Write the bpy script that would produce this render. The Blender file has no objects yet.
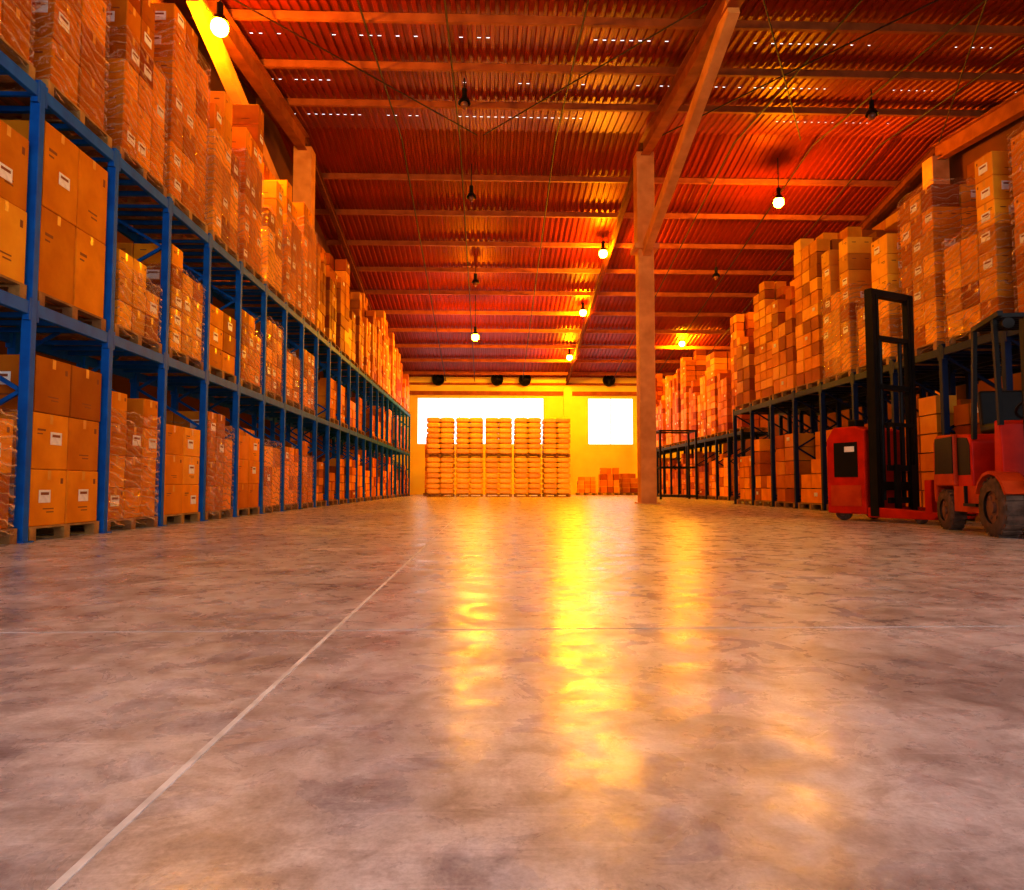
import bpy, bmesh, math, random
from mathutils import Vector, Matrix, noise
random.seed(7)
sc = bpy.context.scene
COL = sc.collection
sc.view_settings.view_transform = 'Standard'
sc.view_settings.look = 'None'
sc.view_settings.exposure = 0.28
sc.view_settings.gamma = 0.86

# ---------------------------------------------------------------- materials
def rgb(c): return (c[0], c[1], c[2], 1)
def mat(name, c1, c2=None, scale=4, rough=.5, rough2=None, metal=0, bump=0, bscale=30, rnd=0, spec=None):
    m = bpy.data.materials.new(name); m.use_nodes = True
    nt = m.node_tree; N = nt.nodes; L = nt.links
    b = N['Principled BSDF']
    b.inputs['Metallic'].default_value = metal
    b.inputs['Roughness'].default_value = rough
    if spec is not None: b.inputs['Specular IOR Level'].default_value = spec
    tc = N.new('ShaderNodeTexCoord')
    c2 = c2 or tuple(x*.8 for x in c1)
    nz = N.new('ShaderNodeTexNoise'); nz.inputs['Scale'].default_value = scale; nz.inputs['Detail'].default_value = 5
    L.new(tc.outputs['Object'], nz.inputs['Vector'])
    rp = N.new('ShaderNodeValToRGB'); rp.color_ramp.elements[0].position = .35; rp.color_ramp.elements[1].position = .65
    rp.color_ramp.elements[0].color = rgb(c1); rp.color_ramp.elements[1].color = rgb(c2)
    L.new(nz.outputs['Fac'], rp.inputs['Fac'])
    out = rp.outputs['Color']
    if rnd:
        oi = N.new('ShaderNodeObjectInfo')
        hs = N.new('ShaderNodeHueSaturation')
        mr = N.new('ShaderNodeMapRange'); mr.inputs['To Min'].default_value = 1-rnd; mr.inputs['To Max'].default_value = 1+rnd*.4
        L.new(oi.outputs['Random'], mr.inputs['Value']); L.new(mr.outputs['Result'], hs.inputs['Value'])
        mh = N.new('ShaderNodeMath'); mh.operation = 'MULTIPLY_ADD'; mh.inputs[1].default_value = .02; mh.inputs[2].default_value = .494
        L.new(oi.outputs['Random'], mh.inputs[0]); L.new(mh.outputs[0], hs.inputs['Hue'])
        L.new(out, hs.inputs['Color']); out = hs.outputs['Color']
    L.new(out, b.inputs['Base Color'])
    if rough2 is not None:
        r = N.new('ShaderNodeMapRange'); r.inputs['To Min'].default_value = rough; r.inputs['To Max'].default_value = rough2
        L.new(nz.outputs['Fac'], r.inputs['Value']); L.new(r.outputs['Result'], b.inputs['Roughness'])
    if bump:
        n2 = N.new('ShaderNodeTexNoise'); n2.inputs['Scale'].default_value = bscale; n2.inputs['Detail'].default_value = 4
        L.new(tc.outputs['Object'], n2.inputs['Vector'])
        bp = N.new('ShaderNodeBump'); bp.inputs['Strength'].default_value = bump; bp.inputs['Distance'].default_value = .02
        L.new(n2.outputs['Fac'], bp.inputs['Height']); L.new(bp.outputs['Normal'], b.inputs['Normal'])
    return m
def emit(name, c, s):
    m = bpy.data.materials.new(name); m.use_nodes = True
    b = m.node_tree.nodes['Principled BSDF']
    b.inputs['Base Color'].default_value = rgb(c)
    b.inputs['Emission Color'].default_value = rgb(c); b.inputs['Emission Strength'].default_value = s
    return m
M = {}
M['carton'] = mat('cardboard', (.86,.27,.008), (.70,.18,.004), 3, .6, bump=.12, bscale=8, rnd=.5, spec=.12)
M['carton2'] = mat('cardboard_pale', (.94,.38,.02), (.84,.28,.012), 3, .5, bump=.12, bscale=8, rnd=.4, spec=.15)
M['carton3'] = mat('cardboard_dark', (.50,.10,.004), (.38,.07,.003), 3, .6, rnd=.4, spec=.12)
M['tape'] = mat('packing_tape', (.90,.46,.08), (.82,.37,.05), 6, .22)
M['print'] = mat('carton_print', (.26,.06,.008), (.30,.075,.010), 8, .7)
M['label'] = mat('white_label', (.92,.88,.82), (.80,.76,.70), 20, .5)
M['pallet'] = mat('pallet_wood', (.55,.27,.07), (.30,.13,.035), 7, .8, bump=.3, bscale=25, rnd=.2)
M['blue'] = mat('blue_paint', (.004,.135,.50), (.003,.09,.38), 5, .55, spec=.15)
M['blue_shaded'] = mat('shaded_blue_paint', (.006,.016,.06), (.005,.010,.04), 5, .5, spec=.2)  # rack blue with the shadow on the right-hand racks put into its colour
M['steel'] = mat('roof_steel', (.42,.12,.022), (.30,.075,.012), 3, .6, spec=.2)
M['steel_shaded'] = mat('shaded_roof_steel', (.20,.05,.010), (.14,.032,.006), 3, .7, spec=.1)  # roof steel darkened in colour to offset lamps close to the far rafters
M['column'] = mat('column_paint', (.80,.38,.10), (.64,.27,.06), 2.5, .6, spec=.25)
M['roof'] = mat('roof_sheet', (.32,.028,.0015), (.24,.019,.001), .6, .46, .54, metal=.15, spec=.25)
M['wall'] = mat('side_wall', (.18,.035,.004), (.12,.022,.002), 1, .8)
M['backwall'] = mat('back_wall', (.97,.80,.12), (.93,.70,.09), 1, .7)
M['red'] = mat('red_paint', (.62,.020,.002), (.46,.012,.0015), 5, .45, spec=.15)
M['orange'] = mat('orange_red_paint', (.60,.070,.007), (.46,.040,.004), 5, .5, spec=.15)
M['black'] = mat('black_metal', (.007,.005,.004), (.012,.008,.005), 6, .5, spec=.2)
M['rubber'] = mat('tyre_rubber', (.09,.055,.038), (.16,.09,.06), 12, .85, bump=.4, bscale=40, spec=.2)
M['hub'] = mat('dusty_hub', (.26,.10,.05), (.17,.07,.04), 8, .75)
M['grey'] = mat('grey_metal', (.30,.22,.18), (.2,.14,.12), 6, .4, metal=.6)
M['sack'] = mat('sack', (.98,.56,.05), (.92,.44,.03), 6, .4, bump=.2, bscale=15, rnd=.12)
M['bulb_lit'] = emit('bulb_lit', (1,.42,.0020), 1250)
M['bulb_fill'] = emit('bulb_fill', (1,.50,.04), 560)  # bulb of the added out-of-view lamp that lights the near rack
M['bulb_off'] = mat('bulb_off', (.26,.10,.05), (.2,.08,.04), 4, .15)
M['cable'] = mat('cable', (.05,.012,.005), (.04,.009,.004), 4, .6)
M['joint'] = mat('joint_filler', (.95,.93,.94), (.70,.67,.67), 14, .8)
M['joint2'] = mat('cross_joint_filler', (.58,.54,.54), (.42,.38,.38), 9, .8)
M['glass'] = mat('lens_glass', (.5,.2,.08), (.4,.14,.05), 4, .1)

def film_mat():
    m = bpy.data.materials.new('stretch_film'); m.use_nodes = True
    nt = m.node_tree; N = nt.nodes; L = nt.links; N.remove(N['Principled BSDF'])
    out = N['Material Output']
    tr = N.new('ShaderNodeBsdfTransparent'); gl = N.new('ShaderNodeBsdfGlossy'); gl.inputs['Roughness'].default_value = .10
    gl.inputs['Color'].default_value = (1,.86,.70,1)
    df = N.new('ShaderNodeBsdfDiffuse'); df.inputs['Color'].default_value = (.98,.62,.30,1)
    tc = N.new('ShaderNodeTexCoord'); mp = N.new('ShaderNodeMapping'); mp.inputs['Rotation'].default_value = (.35,.25,.3); mp.inputs['Scale'].default_value = (.7,.7,1)
    L.new(tc.outputs['Object'], mp.inputs['Vector'])
    wv = N.new('ShaderNodeTexWave'); wv.wave_type = 'BANDS'; wv.bands_direction = 'Z'; wv.inputs['Scale'].default_value = 3.4
    wv.inputs['Distortion'].default_value = 9; wv.inputs['Detail'].default_value = 5; wv.inputs['Detail Scale'].default_value = 1.1; wv.inputs['Detail Roughness'].default_value = .55
    L.new(mp.outputs['Vector'], wv.inputs['Vector'])
    rp = N.new('ShaderNodeValToRGB'); rp.color_ramp.elements[0].position = .88; rp.color_ramp.elements[1].position = 1
    rp.color_ramp.elements[0].color = (.01,.01,.01,1); rp.color_ramp.elements[1].color = (.5,.5,.5,1)
    L.new(wv.outputs['Fac'], rp.inputs['Fac'])
    bp = N.new('ShaderNodeBump'); bp.inputs['Strength'].default_value = 1; bp.inputs['Distance'].default_value = .08
    L.new(wv.outputs['Fac'], bp.inputs['Height']); L.new(bp.outputs['Normal'], gl.inputs['Normal'])
    m1 = N.new('ShaderNodeMixShader'); L.new(rp.outputs['Color'], m1.inputs['Fac']); L.new(tr.outputs[0], m1.inputs[1]); L.new(df.outputs[0], m1.inputs[2])  # wave lines paint pale wrinkle glints into the film as diffuse colour
    m2 = N.new('ShaderNodeMixShader'); m2.inputs['Fac'].default_value = .16; L.new(m1.outputs[0], m2.inputs[1]); L.new(gl.outputs[0], m2.inputs[2])
    L.new(m2.outputs[0], out.inputs['Surface'])
    return m
M['film'] = film_mat()

def floor_mat():
    m = bpy.data.materials.new('polished_concrete'); m.use_nodes = True
    nt = m.node_tree; N = nt.nodes; L = nt.links; b = N['Principled BSDF']
    tc = N.new('ShaderNodeTexCoord')
    def nse(s, d, dist=0, vec=None):
        n = N.new('ShaderNodeTexNoise'); n.inputs['Scale'].default_value = s; n.inputs['Detail'].default_value = d; n.inputs['Distortion'].default_value = dist
        n.inputs['Roughness'].default_value = .68
        L.new(vec or tc.outputs['Object'], n.inputs['Vector']); return n.outputs['Fac']
    def ramp(f, p0, c0, p1, c1):
        r = N.new('ShaderNodeValToRGB'); e = r.color_ramp.elements; e[0].position = p0; e[1].position = p1; e[0].color = c0; e[1].color = c1
        L.new(f, r.inputs['Fac']); return r.outputs['Color']
    def mul(a, c, fac=1, mode='MULTIPLY'):
        x = N.new('ShaderNodeMix'); x.data_type = 'RGBA'; x.blend_type = mode; x.inputs['Factor'].default_value = fac
        L.new(a, x.inputs[6]); L.new(c, x.inputs[7]); return x.outputs[2]
    big = ramp(nse(2.0, 14, .3), .38, (.44,.385,.40,1), .60, (.80,.77,.82,1))
    mid = ramp(nse(9, 12, .6), .38, (.60,.54,.54,1), .56, (1,1,1,1))
    fine = ramp(nse(110, 6), .3, (.72,.70,.70,1), .6, (1,1,1,1))
    def streak(rot, sc_, p):
        mp = N.new('ShaderNodeMapping'); mp.inputs['Scale'].default_value = (.8,14,1); mp.inputs['Rotation'].default_value = (0,0,rot)
        L.new(tc.outputs['Object'], mp.inputs['Vector'])
        return ramp(nse(sc_, 8, .5, mp.outputs['Vector']), p, (0,0,0,1), p+.10, (.12,.115,.12,1))
    c = mul(mul(big, mid, .75), fine, .8)
    c = mul(c, streak(1.1, 2.2, .58), 1, 'ADD'); c = mul(c, streak(2.1, 3.0, .60), 1, 'ADD')
    L.new(c, b.inputs['Base Color'])
    r = N.new('ShaderNodeMapRange'); r.inputs['From Min'].default_value = .34; r.inputs['From Max'].default_value = .66; r.inputs['To Min'].default_value = .17; r.inputs['To Max'].default_value = .44
    L.new(nse(6, 12, .6), r.inputs['Value']); L.new(r.outputs['Result'], b.inputs['Roughness'])
    bp = N.new('ShaderNodeBump'); bp.inputs['Strength'].default_value = .25; bp.inputs['Distance'].default_value = .003
    L.new(nse(30, 8), bp.inputs['Height']); L.new(bp.outputs['Normal'], b.inputs['Normal'])
    b.inputs['Specular IOR Level'].default_value = .38
    return m
M['floor'] = floor_mat()

# ---------------------------------------------------------------- mesh helpers
def nbm(): return bmesh.new()
def setmi(geom_faces, mi):
    for f in geom_faces: f.material_index = mi
def box(bm, c, s, mi=0, rot=None, bev=0):
    r = bmesh.ops.create_cube(bm, size=1)
    vs = r['verts']
    mtx = Matrix.Diagonal((s[0], s[1], s[2], 1))
    if rot is not None: mtx = rot.to_4x4() @ mtx
    mtx = Matrix.Translation(c) @ mtx
    bmesh.ops.transform(bm, matrix=mtx, verts=vs)
    fs = set(f for v in vs for f in v.link_faces); setmi(fs, mi)
    if bev:
        es = list(set(e for v in vs for e in v.link_edges))
        rr = bmesh.ops.bevel(bm, geom=es, offset=bev, segments=2, affect='EDGES', profile=.5)
        setmi(rr['faces'], mi)
    return vs
def bar(bm, p, q, w, h, mi=0):
    p = Vector(p); q = Vector(q); d = q-p
    rot = d.to_track_quat('X', 'Z').to_matrix()
    box(bm, (p+q)/2, (d.length, w, h), mi, rot)
def ibeam(bm, p, q, w, h, t=.03, mi=0):
    p = Vector(p); q = Vector(q); d = q-p
    rot = d.to_track_quat('X', 'Z').to_matrix(); up = rot @ Vector((0,0,1)); c = (p+q)/2
    box(bm, c, (d.length, t, h-2*t), mi, rot)
    box(bm, c+up*(h/2-t/2), (d.length, w, t), mi, rot); box(bm, c-up*(h/2-t/2), (d.length, w, t), mi, rot)
def cyl(bm, p, q, r, mi=0, n=16, r2=None):
    p = Vector(p); q = Vector(q); d = q-p
    rot = d.to_track_quat('Z', 'Y').to_matrix().to_4x4()
    x = bmesh.ops.create_cone(bm, cap_ends=True, segments=n, radius1=r, radius2=r if r2 is None else r2, depth=d.length, matrix=Matrix.Translation((p+q)/2) @ rot)
    setmi(set(f for v in x['verts'] for f in v.link_faces), mi)
def lathe(bm, prof, n=20, mi=0, mtx=None):
    rings = []
    for r, z in prof:
        rings.append([bm.verts.new((r*math.cos(2*math.pi*i/n), r*math.sin(2*math.pi*i/n), z)) for i in range(n)])
    for a, b in zip(rings, rings[1:]):
        for i in range(n):
            f = bm.faces.new((a[i], a[(i+1)%n], b[(i+1)%n], b[i])); f.material_index = mi; f.smooth = True
    if mtx is not None: bmesh.ops.transform(bm, matrix=mtx, verts=[v for r in rings for v in r])
def prism(bm, pts, y0, y1, mi=0, bev=0):
    a = [bm.verts.new((x, y0, z)) for x, z in pts]; b = [bm.verts.new((x, y1, z)) for x, z in pts]
    n = len(pts); fs = [bm.faces.new(a), bm.faces.new(b[::-1])]
    for i in range(n): fs.append(bm.faces.new((a[i], b[i], b[(i+1)%n], a[(i+1)%n])))
    bmesh.ops.recalc_face_normals(bm, faces=fs); setmi(fs, mi)
    if bev:
        es = list(set(e for f in fs for e in f.edges))
        rr = bmesh.ops.bevel(bm, geom=es, offset=bev, segments=2, affect='EDGES', profile=.5); setmi(rr['faces'], mi)
def me(bm, name, mats):
    d = bpy.data.meshes.new(name); bm.to_mesh(d); bm.free()
    for m in (mats if isinstance(mats, (list, tuple)) else [mats]): d.materials.append(m)
    return d
def ob(name, data, parent=None, loc=(0,0,0), rz=0):
    o = bpy.data.objects.new(name, data); COL.objects.link(o); o.location = loc; o.rotation_euler = (0,0,rz)
    if parent: o.parent = parent
    return o
def tag(o, label, cat, group=None):
    o['label'] = label; o['category'] = cat
    if group: o['group'] = group
    return o
def thing(name, label, cat, loc=(0,0,0), rz=0, group=None):
    return tag(ob(name, None, None, loc, rz), label, cat, group)
def struct(name, bm, m):
    o = ob(name, me(bm, name, m)); o['kind'] = 'structure'; return o
ORD = ['first','second','third','fourth','fifth','sixth','seventh','eighth','ninth','tenth','eleventh','twelfth','thirteenth','fourteenth','fifteenth','sixteenth','seventeenth','eighteenth','nineteenth','twentieth','twenty-first','twenty-second','twenty-third','twenty-fourth','twenty-fifth','twenty-sixth']

# ---------------------------------------------------------------- setting
XL, XR, YN, YB = -6.2, 13.8, -5.0, 41.0
def rz_(y): return 10.9-.10*(20-y) if y < 20 else 10.9-.19*(y-20)
bm = nbm(); box(bm, ((XL+XR)/2, (YN+YB)/2, -.1), (XR-XL+.4, YB-YN+.4, .2)); struct('floor', bm, M['floor'])
# corrugated roof sheets; small open slits where the sheets lap let daylight in
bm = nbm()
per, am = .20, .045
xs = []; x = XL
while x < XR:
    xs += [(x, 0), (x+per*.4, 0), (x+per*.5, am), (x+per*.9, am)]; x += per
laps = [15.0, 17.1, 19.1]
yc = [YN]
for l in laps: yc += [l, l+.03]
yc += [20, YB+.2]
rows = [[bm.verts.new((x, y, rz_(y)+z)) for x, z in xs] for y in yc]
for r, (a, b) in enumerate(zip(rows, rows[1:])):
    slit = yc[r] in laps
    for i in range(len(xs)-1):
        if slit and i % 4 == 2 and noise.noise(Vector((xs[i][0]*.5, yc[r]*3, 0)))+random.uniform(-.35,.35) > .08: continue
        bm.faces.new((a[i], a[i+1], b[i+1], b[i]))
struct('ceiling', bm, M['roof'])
for nm, x in (('wall_left', XL-.06), ('wall_right', XR+.06)):
    bm = nbm()
    pts = [(YN,0),(YB,0),(YB,rz_(YB)+.03),(20,rz_(20)+.03),(YN,rz_(YN)+.03)]
    a = [bm.verts.new((x-.06, y, z)) for y, z in pts]; b = [bm.verts.new((x+.06, y, z)) for y, z in pts]
    bm.faces.new(a); bm.faces.new(b[::-1])
    for i in range(5): bm.faces.new((a[i], b[i], b[(i+1)%5], a[(i+1)%5]))
    bmesh.ops.recalc_face_normals(bm, faces=bm.faces[:]); struct(nm, bm, M['wall'])
bm = nbm(); Zt = rz_(YB)
W = [(-4.3, 3.2), (5.74, 8.5)]; z0, z1 = 2.9, 5.72
def wb(x0, x1, a, b): box(bm, ((x0+x1)/2, YB+.1, (a+b)/2), (x1-x0, .2, b-a))
wb(XL, XR, 0, z0); wb(XL, XR, z1, Zt); wb(XL, W[0][0], z0, z1); wb(W[0][1], W[1][0], z0, z1); wb(W[1][1], XR, z0, z1)
struct('wall_back', bm, M['backwall'])
for i, (a, b) in enumerate(W):
    bm = nbm()
    for x in (a+.03, b-.03): box(bm, (x, YB+.05, (z0+z1)/2), (.06, .1, z1-z0))
    for z in (z0+.03, z1-.03): box(bm, ((a+b)/2, YB+.05, z), (b-a-.12, .1, .06))
    n = 6 if i == 0 else 2
    for k in range(1, n): box(bm, (a+(b-a)*k/n, YB+.05, (z0+z1)/2), (.035, .06, z1-z0-.12))
    struct('window_%d' % (i+1), bm, M['backwall'])
bm = nbm(); box(bm, (4.57, YB-.12, Zt/2-.3), (.5, .24, Zt-.6)); struct('trim_1', bm, M['backwall'])
bm = nbm(); box(bm, ((XL+XR)/2, YB-.06, 5.95), (XR-XL, .12, .22)); box(bm, ((XL+XR)/2, YB-.06, 6.5), (XR-XL, .1, .12)); struct('trim_2', bm, M['steel'])
bm = nbm(); box(bm, (-.54, 18, .001), (.013, 46, .002)); struct('trim_3', bm, M['joint'])
for i, y in enumerate((2.48, 8.5, 14.5)):
    bm = nbm(); box(bm, ((XL+XR)/2, y, .0005), (XR-XL, .006, .001)); struct('trim_%d' % (4+i), bm, M['joint2'])

# portal frames
FX = [(-5.4, 'left'), (4.51, 'centre'), (13.3, 'right')]
for x, nm in FX:
    lb = {'left': 'steel portal frame behind the left blue rack, column rising above the cartons',
          'centre': 'steel portal frame with the free-standing tan column beside the aisle',
          'right': 'steel portal frame along the right side wall'}[nm]
    t = thing('portal_frame', lb, 'roof frame', (x, 20, 0))
    bm = nbm(); box(bm, (0,0,3.7), (.46,.46,7.4), bev=.02); box(bm, (0,0,7.42), (.70,.70,.14)); box(bm, (0,0,8.85), (.52,.50,2.8), bev=.02); box(bm, (0,0,.015), (.6,.6,.03))
    ob('column', me(bm, 'column', M['column']), t)
    bm = nbm(); ibeam(bm, (0, YN+.2-20, rz_(YN+.2)-.5), (0, 0, rz_(20)-.5), .26, .5); ob('rafter', me(bm, 'rafter', M['steel']), t)
    bm = nbm(); ibeam(bm, (0, 0, rz_(20)-.38), (0, YB-.1-20, rz_(YB-.1)-.36), .13, .26); ob('rafter', me(bm, 'rafter', M['steel_shaded']), t)
    bm = nbm(); bar(bm, (0,-.2,7.3), (0,-7.6,rz_(12.4)-.72), .22, .34); ob('brace', me(bm, 'brace', M['column']), t)
bm = nbm(); Lx = XR-XL-.1
box(bm, (0,0,0), (Lx,.02,.17)); box(bm, (0,.04,.075), (Lx,.08,.02)); box(bm, (0,.04,-.075), (Lx,.08,.02)); pm_ = me(bm, 'purlin', M['steel'])
ys = [y for y in range(4, 41, 2) if y != 20]
for i, y in enumerate(ys):
    j = len(ys)-1-i
    tag(ob('purlin', pm_, None, ((XL+XR)/2, y, rz_(y)-.12)), 'steel roof purlin across the hall, %s counted from the back wall' % ORD[j], 'purlin', 'purlins under the roof')
for i, x in enumerate((-2.6, -.9, 1.9, 7.2, 9.6, 11.6)):
    bm = nbm(); y0 = 6
    cyl(bm, (0,y0,rz_(y0)-.26), (0,20,rz_(20)-.26), .022, n=8); cyl(bm, (0,20,rz_(20)-.26), (0,YB,rz_(YB)-.26), .022, n=8)
    tag(ob('conduit', me(bm, 'conduit', M['cable']), None, (x,0,0)), 'thin dark conduit running under the purlins, %s from the left' % ORD[i], 'conduit', 'conduits under the roof')
for i, (xa, ya, xb, yb) in enumerate(((4.8,12,9.0,19.5),(9.0,12,4.8,19.5),(9.2,12,13.1,19.5),(-5.1,13,-.4,19.5),(4.2,13,-.2,19.5))):
    bm = nbm(); cyl(bm, (xa,ya,rz_(ya)-.32), (xb,yb,rz_(yb)-.32), .018, n=8)
    tag(ob('bracing_rod', me(bm, 'bracing_rod', M['cable'])), 'thin diagonal bracing rod in the near roof slope, ' + ['right of column, leaning right','right of column, leaning left','farthest right','farthest left','left of column, leaning left'][i], 'bracing rod', 'diagonal roof rods')

# ---------------------------------------------------------------- lamps
def lamp_meshes():
    bm = nbm(); cyl(bm, (0,0,.14), (0,0,.40), .06); a = me(bm, 'housing', M['black'])
    bm = nbm(); lathe(bm, [(.06,.18),(.09,.16),(.13,.10),(.155,.04),(.16,.03),(.145,.04),(.12,.09),(.08,.14),(.04,.16)], 24); b = me(bm, 'reflector', M['black'])
    def bulb(r, zz, m):
        bm = nbm(); bmesh.ops.create_uvsphere(bm, u_segments=14, v_segments=8, radius=r, matrix=Matrix.Translation((0,0,zz)))
        for f in bm.faces: f.smooth = True
        return me(bm, 'bulb', m)
    return a, b, bulb(.16, -.06, M['bulb_lit']), bulb(.10, 0, M['bulb_off']), bulb(.16, -.06, M['bulb_fill'])
LM = lamp_meshes()
def lamp(x, y, z, lit, label):
    t = thing('high_bay_lamp', label, 'lamp', (x,y,z), 0, 'hanging high-bay lamps')
    top = rz_(y)-z
    bm = nbm(); cyl(bm, (0,0,.38), (0,0,top), .018, n=8); ob('stem', me(bm, 'stem', M['cable']), t)
    ob('housing', LM[0], t); ob('reflector', LM[1], t); ob('bulb', (LM[3], LM[2], LM[4])[lit], t)
L_ = [(-5.0,12.6,9.0,1,'lit high-bay lamp above the left rack, nearest the camera'),
      (8.95,21,9.35,1,'lit high-bay lamp above the right rack, right of the tan column'),
      (4.2,25.5,9.2,1,'lit high-bay lamp just left of the tan column'),
      (4.2,31.2,8.4,1,'lit high-bay lamp hanging in front of the back wall, middle of three in its row'),
      (4.2,36.6,7.35,1,'lit high-bay lamp closest to the back wall pilaster'),
      (-.65,30.3,7.05,1,'lit high-bay lamp above the sack pallets in the aisle'),
      (9.9,35.5,7.9,1,'lit high-bay lamp far right near the back wall'),
      (-.65,16.8,9.9,0,'unlit lamp over the aisle, nearest of three in its row'),
      (-.6,21.5,9.5,0,'unlit lamp over the aisle, second of three in its row'),
      (-.6,28,8.7,0,'unlit lamp over the aisle, farthest of three in its row'),
      (4.85,14.4,9.75,0,'unlit lamp beside the sloping brace of the tan column'),
      (9.7,17.0,9.9,0,'unlit lamp over the right rack, nearest the camera'),
      (9.0,27.2,8.8,0,'unlit lamp over the far right rack'),
      (-.6,8.6,9.1,2,'added unseen high-bay lamp overhead near the camera, above the aisle')]  # last lamp is added out of view to brighten the near left cartons
for a in L_: lamp(*a)

# ---------------------------------------------------------------- racks
def rack(name, label, x0, sgn, y0, n, bay, levels, top, m, dep=1.08):
    t = thing(name, label, 'rack', (x0, y0, 0))
    bm = nbm(); s = .09
    for xx in (s/2, dep-s/2):
        box(bm, (sgn*xx, 0, top/2), (s, .08, top), bev=.006); box(bm, (sgn*xx, 0, .006), (.16,.13,.012))
    z = .25; k = 0
    while z+.55 < top:
        a, b = (s, dep-s) if k % 2 == 0 else (dep-s, s)
        bar(bm, (sgn*a, 0, z), (sgn*b, 0, z+.55), .03, .035); z += .55; k += 1
    for zz in (.2, top-.12): bar(bm, (sgn*s,0,zz), (sgn*(dep-s),0,zz), .03, .04)
    up = me(bm, 'upright', m)
    bm = nbm(); box(bm, (sgn*.03, bay/2, -.06), (.05, bay-.08, .12), bev=.006)
    for yy in (.055, bay-.055): box(bm, (sgn*.03, yy, -.07), (.058, .03, .2))
    fb = me(bm, 'beam', m)
    bm = nbm()
    for q in (.25, .5, .75): bar(bm, (sgn*.06, bay*q, -.04), (sgn*(dep-.06), bay*q, -.04), .05, .05)
    dk = me(bm, 'cross_bar', m)
    for k in range(n+1): ob('upright', up, t, (0, k*bay, 0))
    for k in range(n):
        for z in levels:
            ob('beam', fb, t, (0, k*bay, z)); ob('beam', fb, t, (sgn*(dep-.06), k*bay, z)); ob('cross_bar', dk, t, (0, k*bay, z))
    return t
BAY = 1.29
YL0 = 6.35-BAY; NL = 24
rack('pallet_rack', 'long blue two-shelf pallet rack along the left side of the aisle', -4.1, -1, YL0, NL, BAY, (2.15, 4.15), 4.2, M['blue'])
YR0 = 10.28-2*BAY; NR = 9
rack('pallet_rack', 'shade-darkened blue single-shelf rack behind the red forklift and the stacker', 6.8, 1, YR0, NR, BAY, (2.58,), 2.64, M['blue_shaded'])
rack('pallet_rack', 'second dark rack standing directly behind the right aisle rack', 8.1, 1, YR0, NR, BAY, (2.58,), 2.64, M['blue_shaded'])
YF0 = 22.6; NF = 12
rack('pallet_rack', 'far dark rack on the right, beyond the tan column', 8.2, 1, YF0, NF, BAY, (2.3,), 2.36, M['blue_shaded'])

# ---------------------------------------------------------------- pallets, cartons, loads
PW = 1.13
def pallet_bm(bm, wx=1.04, wy=PW, mi=0, off=(0,0,0)):
    ox, oy, oz = off
    for i in range(6): box(bm, (ox-wx/2+.055+i*(wx-.11)/5, oy, oz+.122), (.105, wy, .02), mi)
    for yy in (-wy/2+.05, 0, wy/2-.05):
        box(bm, (ox, oy+yy, oz+.102), (wx, .09, .02), mi)
        for xx in (-wx/2+.05, 0, wx/2-.05): box(bm, (ox+xx, oy+yy, oz+.055), (.1, .09, .074), mi)
        box(bm, (ox, oy+yy, oz+.009), (wx, .09, .018), mi)
PH = .132
bm = nbm(); pallet_bm(bm); PALLET = me(bm, 'pallet', M['pallet'])
CC = {}
def carton_mesh(dx, dy, dz, var):
    key = (round(dx,3), round(dy,3), round(dz,3), var)
    if key in CC: return CC[key]
    bm = nbm(); e = .0012
    box(bm, (0,0,dz/2), (dx,dy,dz), bev=.010)
    tw = .05
    box(bm, (0,0,dz+e/2), (dx*.985, tw, e), 1)
    for s in (-1,1): box(bm, (s*(dx/2+e/2),0,dz-.05), (e, tw, .09), 1)
    for s in (-1,1):
        if var % 2 == 0:
            box(bm, (s*(dx/2+e/2), -dy*.26, dz*.70), (e, dy*.22, dz*.035), 2); box(bm, (s*(dx/2+e/2), -dy*.30, dz*.63), (e, dy*.14, dz*.02), 2)
            box(bm, (s*dx*.25, -dy/2-e/2, dz*.68), (dx*.16, e, dz*.04), 2)
        else:
            box(bm, (s*(dx/2+e/2), 0, dz*.3), (e, dy*.3, dz*.02), 2); box(bm, (s*(dx/2+e/2), dy*.05, dz*.24), (e, dy*.2, dz*.02), 2)
            box(bm, (0, -dy/2-e/2, dz*.3), (dx*.3, e, dz*.03), 2)
            box(bm, (s*(dx/2+e/2), dy*.36, dz*.8), (e, dy*.07, dz*.1), 2)
    CC[key] = me(bm, 'carton', [M[('carton','carton2','carton3')[var//2]], M['tape'], M['print']]); return CC[key]
bm = nbm(); box(bm, (0,0,0), (.003,.17,.12)); box(bm, (.0018,0,.025), (.0006,.12,.025), 1); box(bm, (-.0018,0,.025), (.0006,.12,.025), 1); STX = me(bm, 'shipping_label', [M['label'], M['print']])
bm = nbm(); box(bm, (0,0,0), (.17,.003,.12)); box(bm, (0,-.0018,.025), (.12,.0006,.025), 1); STY = me(bm, 'shipping_label', [M['label'], M['print']])
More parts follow.
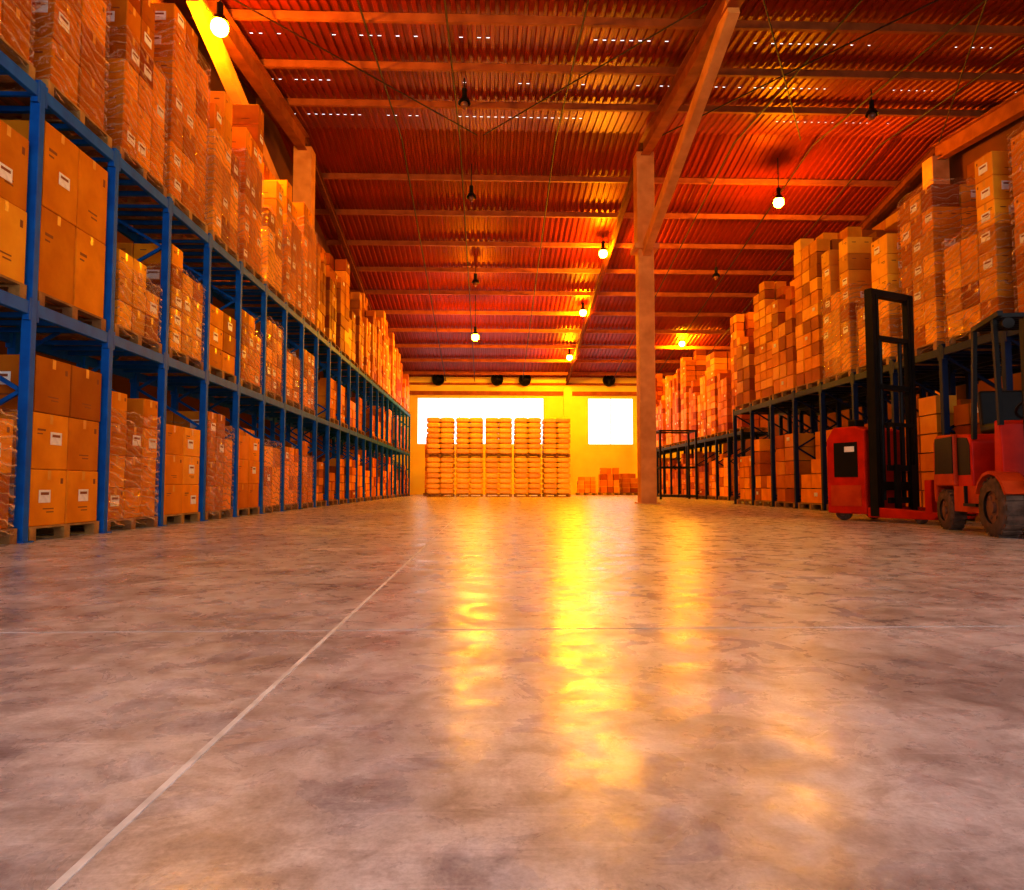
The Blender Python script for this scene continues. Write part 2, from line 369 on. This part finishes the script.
def film_mesh(dx, dy, h):
    bm = nbm(); nz = max(6, int(h/.10)); per = []
    n1, n2 = 10, 10
    for i in range(n1): per.append((-dx/2+dx*i/n1, -dy/2, 0, -1))
    for i in range(n2): per.append((dx/2, -dy/2+dy*i/n2, 1, 0))
    for i in range(n1): per.append((dx/2-dx*i/n1, dy/2, 0, 1))
    for i in range(n2): per.append((-dx/2, dy/2-dy*i/n2, -1, 0))
    sd = random.random()*50; rings = []
    for k in range(nz+1):
        z = h*k/nz; r = []
        for x, y, nx, ny in per:
            a = .014*noise.noise(Vector((x*7+sd, y*7, z*8)))
            r.append(bm.verts.new((x+nx*a, y+ny*a, z+(0 if 0 < k < nz else .05*noise.noise(Vector((x*9, y*9, sd)))))))
        rings.append(r)
    n = len(per)
    for a, b in zip(rings, rings[1:]):
        for i in range(n):
            f = bm.faces.new((a[i], a[(i+1)%n], b[(i+1)%n], b[i])); f.smooth = False
    return me(bm, 'stretch_film', M['film'])
g_cart = 'loose cartons stacked on pallets'
def near_load(x, y, z, ht, nx, ny, nz, wrapped, where, side, ragged=False):
    wx, wy = 1.02, 1.10
    if wrapped: wy = random.choice((.98, 1.05, 1.10))
    if ragged: wx = random.choice((.90, .97, 1.02)); wy = random.choice((.92, 1.0, 1.08))
    dx, dy, dz = wx/nx, wy/ny, (ht-PH)/nz
    if wrapped:
        t = thing('wrapped_pallet_load', 'stretch-wrapped carton load '+where, 'pallet load', (x,y,z), random.uniform(-.03,.03), 'stretch-wrapped pallet loads')
        ob('pallet', PALLET, t)
    else:
        tag(ob('pallet', PALLET, None, (x,y,z)), 'wooden pallet under loose cartons '+where, 'pallet', 'pallets under loose cartons')
        t = None
    colh = {}
    for i in range(nx):
        for j in range(ny):
            colh[i, j] = nz - (random.choice((0,0,1,1,2,3)) if ragged else (random.choice((0,0,1)) if wrapped and nz > 2 else 0))
    pv = random.choice((0,0,2))
    for k in range(nz):
        for i in range(nx):
            for j in range(ny):
                front = (i == nx-1) if side > 0 else (i == 0)
                if k >= colh[i, j]: continue
                if not wrapped and not front and j == ny-1 and ny > 1: continue
                q = random.random()
                m = carton_mesh(dx-.014, dy-.014, dz-.003, random.randrange(2)+(pv if q < .75 else (4 if q > .9 and wrapped else 0)))
                jt = .006
                lx = -wx/2+dx*(i+.5)+random.uniform(-jt,jt); ly = -wy/2+dy*(j+.5)+random.uniform(-jt,jt); lz = PH+dz*k
                if t: c = ob('carton', m, t, (lx,ly,lz))
                else:
                    c = ob('carton', m, None, (x+lx,y+ly,z+lz))
                    tier = ['bottom','second','third','fourth'][k] if k < nz-1 or nz == 1 else 'top'
                    depth = 'front' if front else 'rear'
                    jj = ['near','far'][j] if ny == 2 else ['near','middle','far'][j] if ny == 3 else ''
                    tag(c, ('%s-tier %s %s carton ' % (tier, depth, jj)).replace('  ', ' ')+where, 'carton', g_cart)
                if random.random() < .4 and front:
                    ob('shipping_label', STX, c, (side*((dx-.014)/2+.0024), random.uniform(-.15,.15)*dy, dz*random.uniform(.35,.65)))
                if random.random() < .35 and j == 0:
                    ob('shipping_label', STY, c, (random.uniform(-.2,.2)*dx, -(dy-.014)/2-.0024, dz*random.uniform(.35,.65)))
    if t: ob('stretch_film', film_mesh(wx+.035, wy+.035, min(colh.values())*dz+PH*.6+random.uniform(0,.6)*dz), t, (0,0,PH*.4))
FARC = {}
def far_mesh(ht, nx, ny, nz, v):
    key = (round(ht,2), nx, ny, nz, v)
    if key in FARC: return FARC[key]
    bm = nbm(); pallet_bm(bm, mi=1); wx, wy = random.choice((.92,1.02)), random.choice((.94,1.02,1.10)); dx, dy, dz = wx/nx, wy/ny, (ht-PH)/nz
    for i in range(nx):
        for j in range(ny):
            h = nz - random.choice((0,0,1,1,2,3) if nz > 4 else (0,0,1))
            for k in range(h):
                g = random.uniform(.015,.055)
                box(bm, (-wx/2+dx*(i+.5), -wy/2+dy*(j+.5), PH+dz*(k+.5)), (dx-g, dy-g, dz-.018), random.choice((0,0,2,4)))
                if random.random() < .12:
                    for s in (-1,1):
                        if (i == 0 and s < 0) or (i == nx-1 and s > 0): box(bm, (-wx/2+dx*(i+.5)+s*dx/2, -wy/2+dy*(j+.5), PH+dz*(k+.6)), (.004, dy*.3, dz*.25), 3)
    FARC[key] = me(bm, 'wrapped_pallet_load', [M['carton'], M['pallet'], M['carton2'], M['label'], M['carton3']]); return FARC[key]
def far_load(x, y, z, ht, where, small=False):
    nz = max(3, round(ht/random.choice((.24,.28,.34)))); 
    o = ob('wrapped_pallet_load', far_mesh(round(ht,1), random.choice((2,3)), random.choice((2,3)), nz, random.randrange(4)), None, (x,y,z), random.uniform(-.03,.03))
    tag(o, 'wrapped carton load '+where, 'pallet load', 'far pallet loads')

floor_h = [1.55,1.70,1.55,1.3,1.6,1.35,1.6,1.3,1.5]
mid_h = [1.45,1.75,1.0,1.5,1.05,1.3,1.45,1.1,1.4]
top_h = [2.7,3.0,2.6,3.1,2.5,3.2,2.3,3.0,2.7]
for k in range(NL):
    y = YL0+BAY*(k+.5); x = -4.64
    o = ORD[k]
    if k < 9:
        loose0 = k in (1, 3, 5)
        near_load(x, y, 0, floor_h[k], 2, (2,2,3,2,3,2,2,3,2)[k], [3,3,4,3,4,3,4,4,4][k], not loose0, 'on the floor in the %s bay of the left rack' % o, 1)
        loose1 = k in (0, 1, 4)
        near_load(x, y, 2.15, mid_h[k], 2, (2,2,3,3,2,3,3,2,3)[k], [2,2,3,5,3,4,5,4,4][k], not loose1, 'on the middle shelf in %s bay of left rack' % o, 1)
        near_load(x, y, 4.15, top_h[k], 2, (3,2,3,3,3,3,2,3,3)[k], (6,6,7,8,6,8,6,8,7)[k], True, 'on top of the left rack over its %s bay' % o, 1, True)
    else:
        far_load(x, y, 0, random.choice((1.1,1.3,1.5,1.7)), 'on the floor in the %s bay of the left rack' % o)
        if k % 5 != 4: far_load(x, y, 2.15, random.choice((.9,1.2,1.5)), 'on the middle shelf in %s bay of left rack' % o)
        h = random.choice((2.0,2.5,2.8,3.2))
        if k == 22: h = 1.6
        far_load(x, y, 4.15, h, 'on top of the left rack over its %s bay' % o)
rt = [2.9,2.5,3.0,2.3,2.7,3.4,2.7,3.1,2.4]
for k in range(NR):
    y = YR0+BAY*(k+.5); o = ORD[k]
    if k < 5: near_load(7.35, y, 2.58, rt[k], 2, (2,3,3,2,3)[k], [7,7,8,6,8][k], True, 'on top of the right aisle rack over its %s bay' % o, -1, True)
    else: far_load(7.35, y, 2.58, rt[k], 'on top of the right aisle rack over its %s bay' % o)
    if k == 3: near_load(7.35, y, 0, 1.5, 2, 2, 3, True, 'on the floor in the %s bay of the right aisle rack' % o, -1)
    else: far_load(7.35, y, 0, random.choice((1.5,1.7,1.9)), 'on the floor in the %s bay of the right aisle rack' % o)
    far_load(8.65, y, 2.58, [3.4,3.8,3.4,2.6,3.0,4.0,3.4,3.9,3.5][k], 'on top of the second right rack over its %s bay' % o)
    if k > 3: far_load(8.65, y, 0, 1.7, 'on the floor in the second right rack, %s bay' % o)
for k in range(NF):
    y = YF0+BAY*(k+.5); o = ORD[k]
    far_load(8.75, y, 0, random.choice((1.5,1.7,1.9)), 'on the floor in the %s bay of the far right rack' % o)
    far_load(8.75, y, 2.3, random.choice((2.8,3.4,4.0)), 'on top of the far right rack over its %s bay' % o)
for i, (x, y, h) in enumerate(((5.3,38.5,1.0),(6.6,38.8,1.5),(7.8,39.2,1.2),(-2.9,36.5,3.3))):
    far_load(x, y, 0, h, ['left of three on the floor by the back wall','middle of three on the floor by the back wall','right of three on the floor by the back wall','behind the leftmost sack pallets'][i])

# ---------------------------------------------------------------- sack pallets
bm = nbm(); box(bm, (0,0,0), (1,1,1)); bmesh.ops.subdivide_edges(bm, edges=bm.edges[:], cuts=5, use_grid_fill=True)
for v in bm.verts:
    x, y, z = v.co; f = (1-(2*abs(x))**5)*(1-(2*abs(y))**5)
    v.co.z = z*(.58+.42*max(0,f)**.5)
for f in bm.faces: f.smooth = True
bmesh.ops.transform(bm, matrix=Matrix.Diagonal((.61,.40,.252,1)), verts=bm.verts[:])
SACK = me(bm, 'sack', M['sack'])
bm = nbm(); pallet_bm(bm, 1.22, 1.16); SP = me(bm, 'pallet', M['pallet'])
posn = ['leftmost','second from left','middle','second from right','rightmost']
for i in range(5):
    for lv in range(2):
        x = (441+28.8*i-490)/700*32.6
        t = thing('sack_pallet', '%s pallet of orange sacks, %s of two high, before the back wall' % (posn[i], ['lower','upper'][lv]), 'pallet load', (x, 32.6, lv*1.83+.0), 0, 'sack pallets stacked across the aisle end')
        ob('pallet', SP, t)
        for k in range(7):
            for a in (-1,1):
                for b in (-1,0,1): ob('sack', SACK, t, (a*.306+random.uniform(-.012,.012), b*.39+random.uniform(-.01,.01), PH+.12+k*.240))

# ---------------------------------------------------------------- steel frame beyond the column
t = thing('storage_cage', 'empty dark steel frame standing beyond the tan column, before the far rack', 'cage', (7.05, 26.5, 0))
for sx in (-.68,.68):
    for sy in (-.5,.5):
        bm = nbm(); box(bm, (sx,sy,1.3), (.07,.07,2.6)); ob('post', me(bm, 'post', M['black']), t)
for z in (.12, 1.2, 2.57):
    for sy in (-.5,.5):
        bm = nbm(); box(bm, (0,sy,z), (1.3,.05,.06)); ob('rail', me(bm, 'rail', M['black']), t)
    for sx in (-.68,.68):
        bm = nbm(); box(bm, (sx,0,z), (.05,.94,.06)); ob('rail', me(bm, 'rail', M['black']), t)
bm = nbm(); lathe(bm, [(.0,-.12),(.3,-.12),(.36,-.08),(.36,.12),(.30,.12),(.30,-.02),(.0,-.02)], 24, mtx=Matrix.Rotation(math.pi/2, 4, 'X')); FH = me(bm, 'fan_housing', M['black'])
bm = nbm()
for a in range(4): box(bm, (.15*math.cos(a*math.pi/2), -.08, .15*math.sin(a*math.pi/2)), (.22,.02,.10), rot=Matrix.Rotation(-a*math.pi/2, 3, 'Y') @ Matrix.Rotation(.4, 3, 'X'))
FB = me(bm, 'fan_blade', M['black'])
for i, px in enumerate((438,497,525,610)):
    t = thing('wall_fan', 'dark round wall fan high on the yellow back wall, %s from the left' % ORD[i], 'fan', ((px-490)/700*40.8, YB-.24, 6.72), 0, 'wall fans on the back wall')
    ob('fan_housing', FH, t); ob('fan_blade', FB, t)

# ---------------------------------------------------------------- wheels
def wheel(parent, name, x, y, r, w, hubm='hub', tread=True):
    bm = nbm(); n = 32
    prof = [(r*.55,-w/2),(r*.9,-w/2),(r,-w/2+.03),(r,w/2-.03),(r*.9,w/2),(r*.55,w/2)]
    lathe(bm, prof, n, mtx=Matrix.Rotation(math.pi/2, 4, 'X'))
    if tread:
        for i in range(20):
            a = i*2*math.pi/20
            box(bm, (r*math.cos(a), 0, r*math.sin(a)), (.025, w*.86, .045), rot=Matrix.Rotation(-a, 3, 'Y'))
    o = ob(name, me(bm, name, M['rubber']), parent, (x, y, r))
    bm = nbm(); cyl(bm, (0,-w*.36,0), (0,w*.36,0), r*.57, n=24); cyl(bm, (0,-w*.5,0), (0,w*.5,0), r*.2, n=12)
    for i in range(6):
        a = i*math.pi/3
        for s in (-1,1): cyl(bm, (r*.38*math.cos(a), s*w*.36, r*.38*math.sin(a)), (r*.38*math.cos(a), s*w*.43, r*.38*math.sin(a)), .018, n=8)
    ob('hub', me(bm, 'hub', M[hubm]), o)
    return o
# ---------------------------------------------------------------- forklift
t = thing('forklift', 'red counterbalance forklift with black overhead guard at the right edge', 'forklift', (5.60, 7.235, 0), math.atan2(-.97,-.23))
for y in (-.44,.44):
    wheel(t, 'front_wheel', .6, y, .29, .2); wheel(t, 'rear_wheel', -.6, y, .225, .16)
bm = nbm(); prism(bm, [(-.95,.42),(-.93,.32),(-.86,.28),(-.84,.5),(-.36,.5),(-.36,1.08),(-.82,1.10),(-.92,1.02)], -.5, .5, bev=.02); prism(bm, [(-.86,.2),(-.36,.2),(-.36,.5),(-.86,.5)], -.33, .33); ob('counterweight', me(bm, 'counterweight', M['orange']), t)
for s in (-1,1):
    bm = nbm(); prism(bm, [(-.88,.64),(-.37,.64),(-.37,1.055),(-.85,1.055)], s*.5-.006, s*.5+.006); ob('side_panel', me(bm, 'side_panel', M['black']), t)
    bm = nbm(); prism(bm, [(-.33,.62),(-.02,.62),(-.02,.94),(-.08,1.02),(-.33,1.04)], s*.46-.006, s*.46+.006); ob('vent_panel', me(bm, 'vent_panel', M['black']), t)
    bm = nbm(); box(bm, (-.94, s*.36, .86), (.05,.13,.10), bev=.01); ob('tail_light', me(bm, 'tail_light', M['glass']), t)
bm = nbm(); box(bm, (-.945, 0, .82), (.014,.5,.36), bev=.004); ob('radiator_grille', me(bm, 'radiator_grille', M['black']), t)
bm = nbm(); prism(bm, [(-.35,.3),(.02,.3),(.02,.98),(-.04,1.06),(-.35,1.08)], -.46, .46, bev=.02); ob('hood', me(bm, 'hood', M['red']), t)
bm = nbm(); box(bm, (.1,0,.35), (.95,.62,.25), bev=.02); box(bm, (.22,0,.49), (.5,.9,.03)); 
for s in (-1,1): prism(bm, [(-.36,.22),(.26,.22),(.26,.5),(-.36,.5)], s*.45-.05, s*.45+.05)
ob('chassis', me(bm, 'chassis', M['orange']), t)
for s in (-1,1):
    bm = nbm()
    pts = [(.6+.36*math.cos(a), .29+.36*math.sin(a)) for a in [math.pi*q/8 for q in range(1,8)]]
    inn = [(.6+.33*math.cos(a), .29+.33*math.sin(a)) for a in [math.pi*q/8 for q in range(7,0,-1)]]
    prism(bm, pts+inn, s*.44-.11, s*.44+.11); ob('fender', me(bm, 'fender', M['orange']), t)
    bm = nbm(); box(bm, (.12, s*.5, .3), (.3,.08,.03)); box(bm, (.12-.14, s*.5, .4), (.02,.06,.2)); ob('step', me(bm, 'step', M['black']), t)
bm = nbm(); prism(bm, [(.46,.5),(.66,.5),(.62,1.12),(.5,1.16)], -.44, .44, bev=.015); ob('dashboard', me(bm, 'dashboard', M['red']), t)
bm = nbm(); box(bm, (-.12,0,1.13), (.44,.46,.10), bev=.03); prism(bm, [(-.36,1.12),(-.26,1.12),(-.33,1.56),(-.42,1.56)], -.22, .22, bev=.02); ob('seat', me(bm, 'seat', M['black']), t)
bm = nbm(); cyl(bm, (.5,0,1.1), (.36,0,1.28), .02, n=10)
R = Matrix.Translation((.35,0,1.29)) @ Matrix.Rotation(-.65, 4, 'Y')
lathe(bm, [(.16+.014*math.cos(a), .014*math.sin(a)) for a in [q*math.pi/4 for q in range(9)]], 24, mtx=R); box(bm, (.35,0,1.29), (.012,.30,.02)); ob('steering_wheel', me(bm, 'steering_wheel', M['black']), t)
bm = nbm()
for s in (-1,1):
    bar(bm, (.02,s*.43,1.0), (.12,s*.43,2.16), .04, .05); bar(bm, (.62,s*.43,1.1), (.56,s*.43,2.2), .04, .05); bar(bm, (.10,s*.43,2.16), (.7,s*.43,2.2), .05, .05)
for q in range(8): bar(bm, (.12+q*.075,-.43,2.16+q*.004), (.12+q*.075,.43,2.16+q*.004), .02, .04)
ob('overhead_guard', me(bm, 'overhead_guard', M['black']), t)
for s in (-1,1):
    bm = nbm(); cyl(bm, (.62,s*.36,2.10), (.70,s*.36,2.10), .055, n=16); ob('head_lamp', me(bm, 'head_lamp', M['black']), t)
    bm = nbm(); box(bm, (.90,s*.3,1.1), (.12,.07,2.0)); box(bm, (.93,s*.24,1.08), (.08,.06,1.95)); ob('mast_rail', me(bm, 'mast_rail', M['black']), t)
    bm = nbm(); box(bm, (1.03,s*.2,.35), (.04,.1,.6)); prism(bm, [(1.02,.04),(1.95,.05),(1.95,.06),(1.05,.09),(1.02,.09)], s*.2-.05, s*.2+.05); ob('fork', me(bm, 'fork', M['black']), t)
bm = nbm(); box(bm, (.90,0,2.06), (.1,.66,.07)); ob('mast_crossbar', me(bm, 'mast_crossbar', M['black']), t)
bm = nbm(); cyl(bm, (.86,0,.1), (.86,0,2.03), .035); ob('lift_cylinder', me(bm, 'lift_cylinder', M['grey']), t)
for z in (.3,.55):
    bm = nbm(); box(bm, (1.0,0,z), (.04,.8,.06)); ob('carriage', me(bm, 'carriage', M['black']), t)
# ---------------------------------------------------------------- stacker
t = thing('pallet_stacker', 'red electric stacker with tall black mast parked before the right rack', 'stacker', (5.60, 10.15, 0), math.radians(-65))
bm = nbm(); prism(bm, [(-.38,.10),(.26,.10),(.26,1.30),(.1,1.36),(-.26,1.36),(-.38,1.18)], -.46, .42, bev=.025); ob('body', me(bm, 'body', M['red']), t)
bm = nbm(); box(bm, (-.05,-.465,.88), (.38,.012,.5)); ob('side_panel', me(bm, 'side_panel', M['black']), t)
bm = nbm(); box(bm, (.02,-.473,1.03), (.16,.006,.08)); ob('rating_plate', me(bm, 'rating_plate', M['label']), t)
bm = nbm(); box(bm, (-.06,-.463,.36), (.5,.008,.30), bev=.002); ob('battery_cover', me(bm, 'battery_cover', M['orange']), t)
bm = nbm(); box(bm, (-.06,-.2,1.41), (.14,.2,.12), bev=.02); ob('control_panel', me(bm, 'control_panel', M['black']), t)
bm = nbm(); bar(bm, (-.34,0,.5), (-.62,0,1.15), .05, .05); cyl(bm, (-.62,-.16,1.16), (-.62,.16,1.16), .022); ob('tiller', me(bm, 'tiller', M['black']), t)
for s in (-1,1):
    bm = nbm(); box(bm, (.38,s*.42,1.68), (.12,.07,3.2)); box(bm, (.40,s*.345,1.66), (.08,.05,3.1)); ob('mast_rail', me(bm, 'mast_rail', M['black']), t)
    bm = nbm(); prism(bm, [(.26,.06),(1.20,.06),(1.26,.12),(1.26,.16),(.5,.20),(.26,.20)], s*.38-.06, s*.38+.06, bev=.01); ob('outrigger', me(bm, 'outrigger', M['red']), t)
    bm = nbm(); box(bm, (1.14,s*.38,.36), (.10,.13,.44), bev=.015); ob('leg_guard', me(bm, 'leg_guard', M['red']), t)
    bm = nbm(); box(bm, (.54,s*.17,.45), (.04,.1,.7)); prism(bm, [(.52,.1),(1.35,.11),(1.35,.13),(.56,.16),(.52,.16)], s*.17-.055, s*.17+.055); ob('fork', me(bm, 'fork', M['black']), t)
    wheel(t, 'load_wheel', 1.0, s*.38, .065, .1, 'grey', False)
    wheel(t, 'drive_wheel', -.2, s*.33, .12, .1, 'grey', False)
for z, w_, h_ in ((3.24,.92,.10),(1.9,.72,.07),(.5,.72,.12),(2.6,.68,.06)):
    bm = nbm(); box(bm, (.38,0,z), (.10,w_,h_)); ob('mast_crossbar', me(bm, 'mast_crossbar', M['black']), t)
for y in (-.22,.22):
    bm = nbm(); cyl(bm, (.37,y,.3), (.37,y,2.6), .03, n=12); ob('lift_cylinder', me(bm, 'lift_cylinder', M['black']), t)
bm = nbm(); box(bm, (.50,0,.3), (.04,.62,.08)); ob('carriage', me(bm, 'carriage', M['black']), t)
bm = nbm(); box(bm, (.50,0,.75), (.04,.62,.08)); 
for q in range(5): box(bm, (.50,-.28+.14*q,1.05), (.03,.03,.62))
box(bm, (.50,0,1.36), (.04,.62,.05)); ob('load_backrest', me(bm, 'load_backrest', M['black']), t)

# ---------------------------------------------------------------- world and camera
w = bpy.data.worlds.new('World'); sc.world = w; w.use_nodes = True
bg = w.node_tree.nodes['Background']; bg.inputs['Color'].default_value = (.94,.94,1.0,1); bg.inputs['Strength'].default_value = 2.0
cd = bpy.data.cameras.new('camera'); cam = bpy.data.objects.new('camera', cd); COL.objects.link(cam)
cd.sensor_width = 36; cd.lens = 36*700/1024; cd.clip_end = 200
cam.location = (0,0,.5); cam.rotation_euler = (math.radians(93.35), 0, math.radians(-1.8))
sc.camera = cam
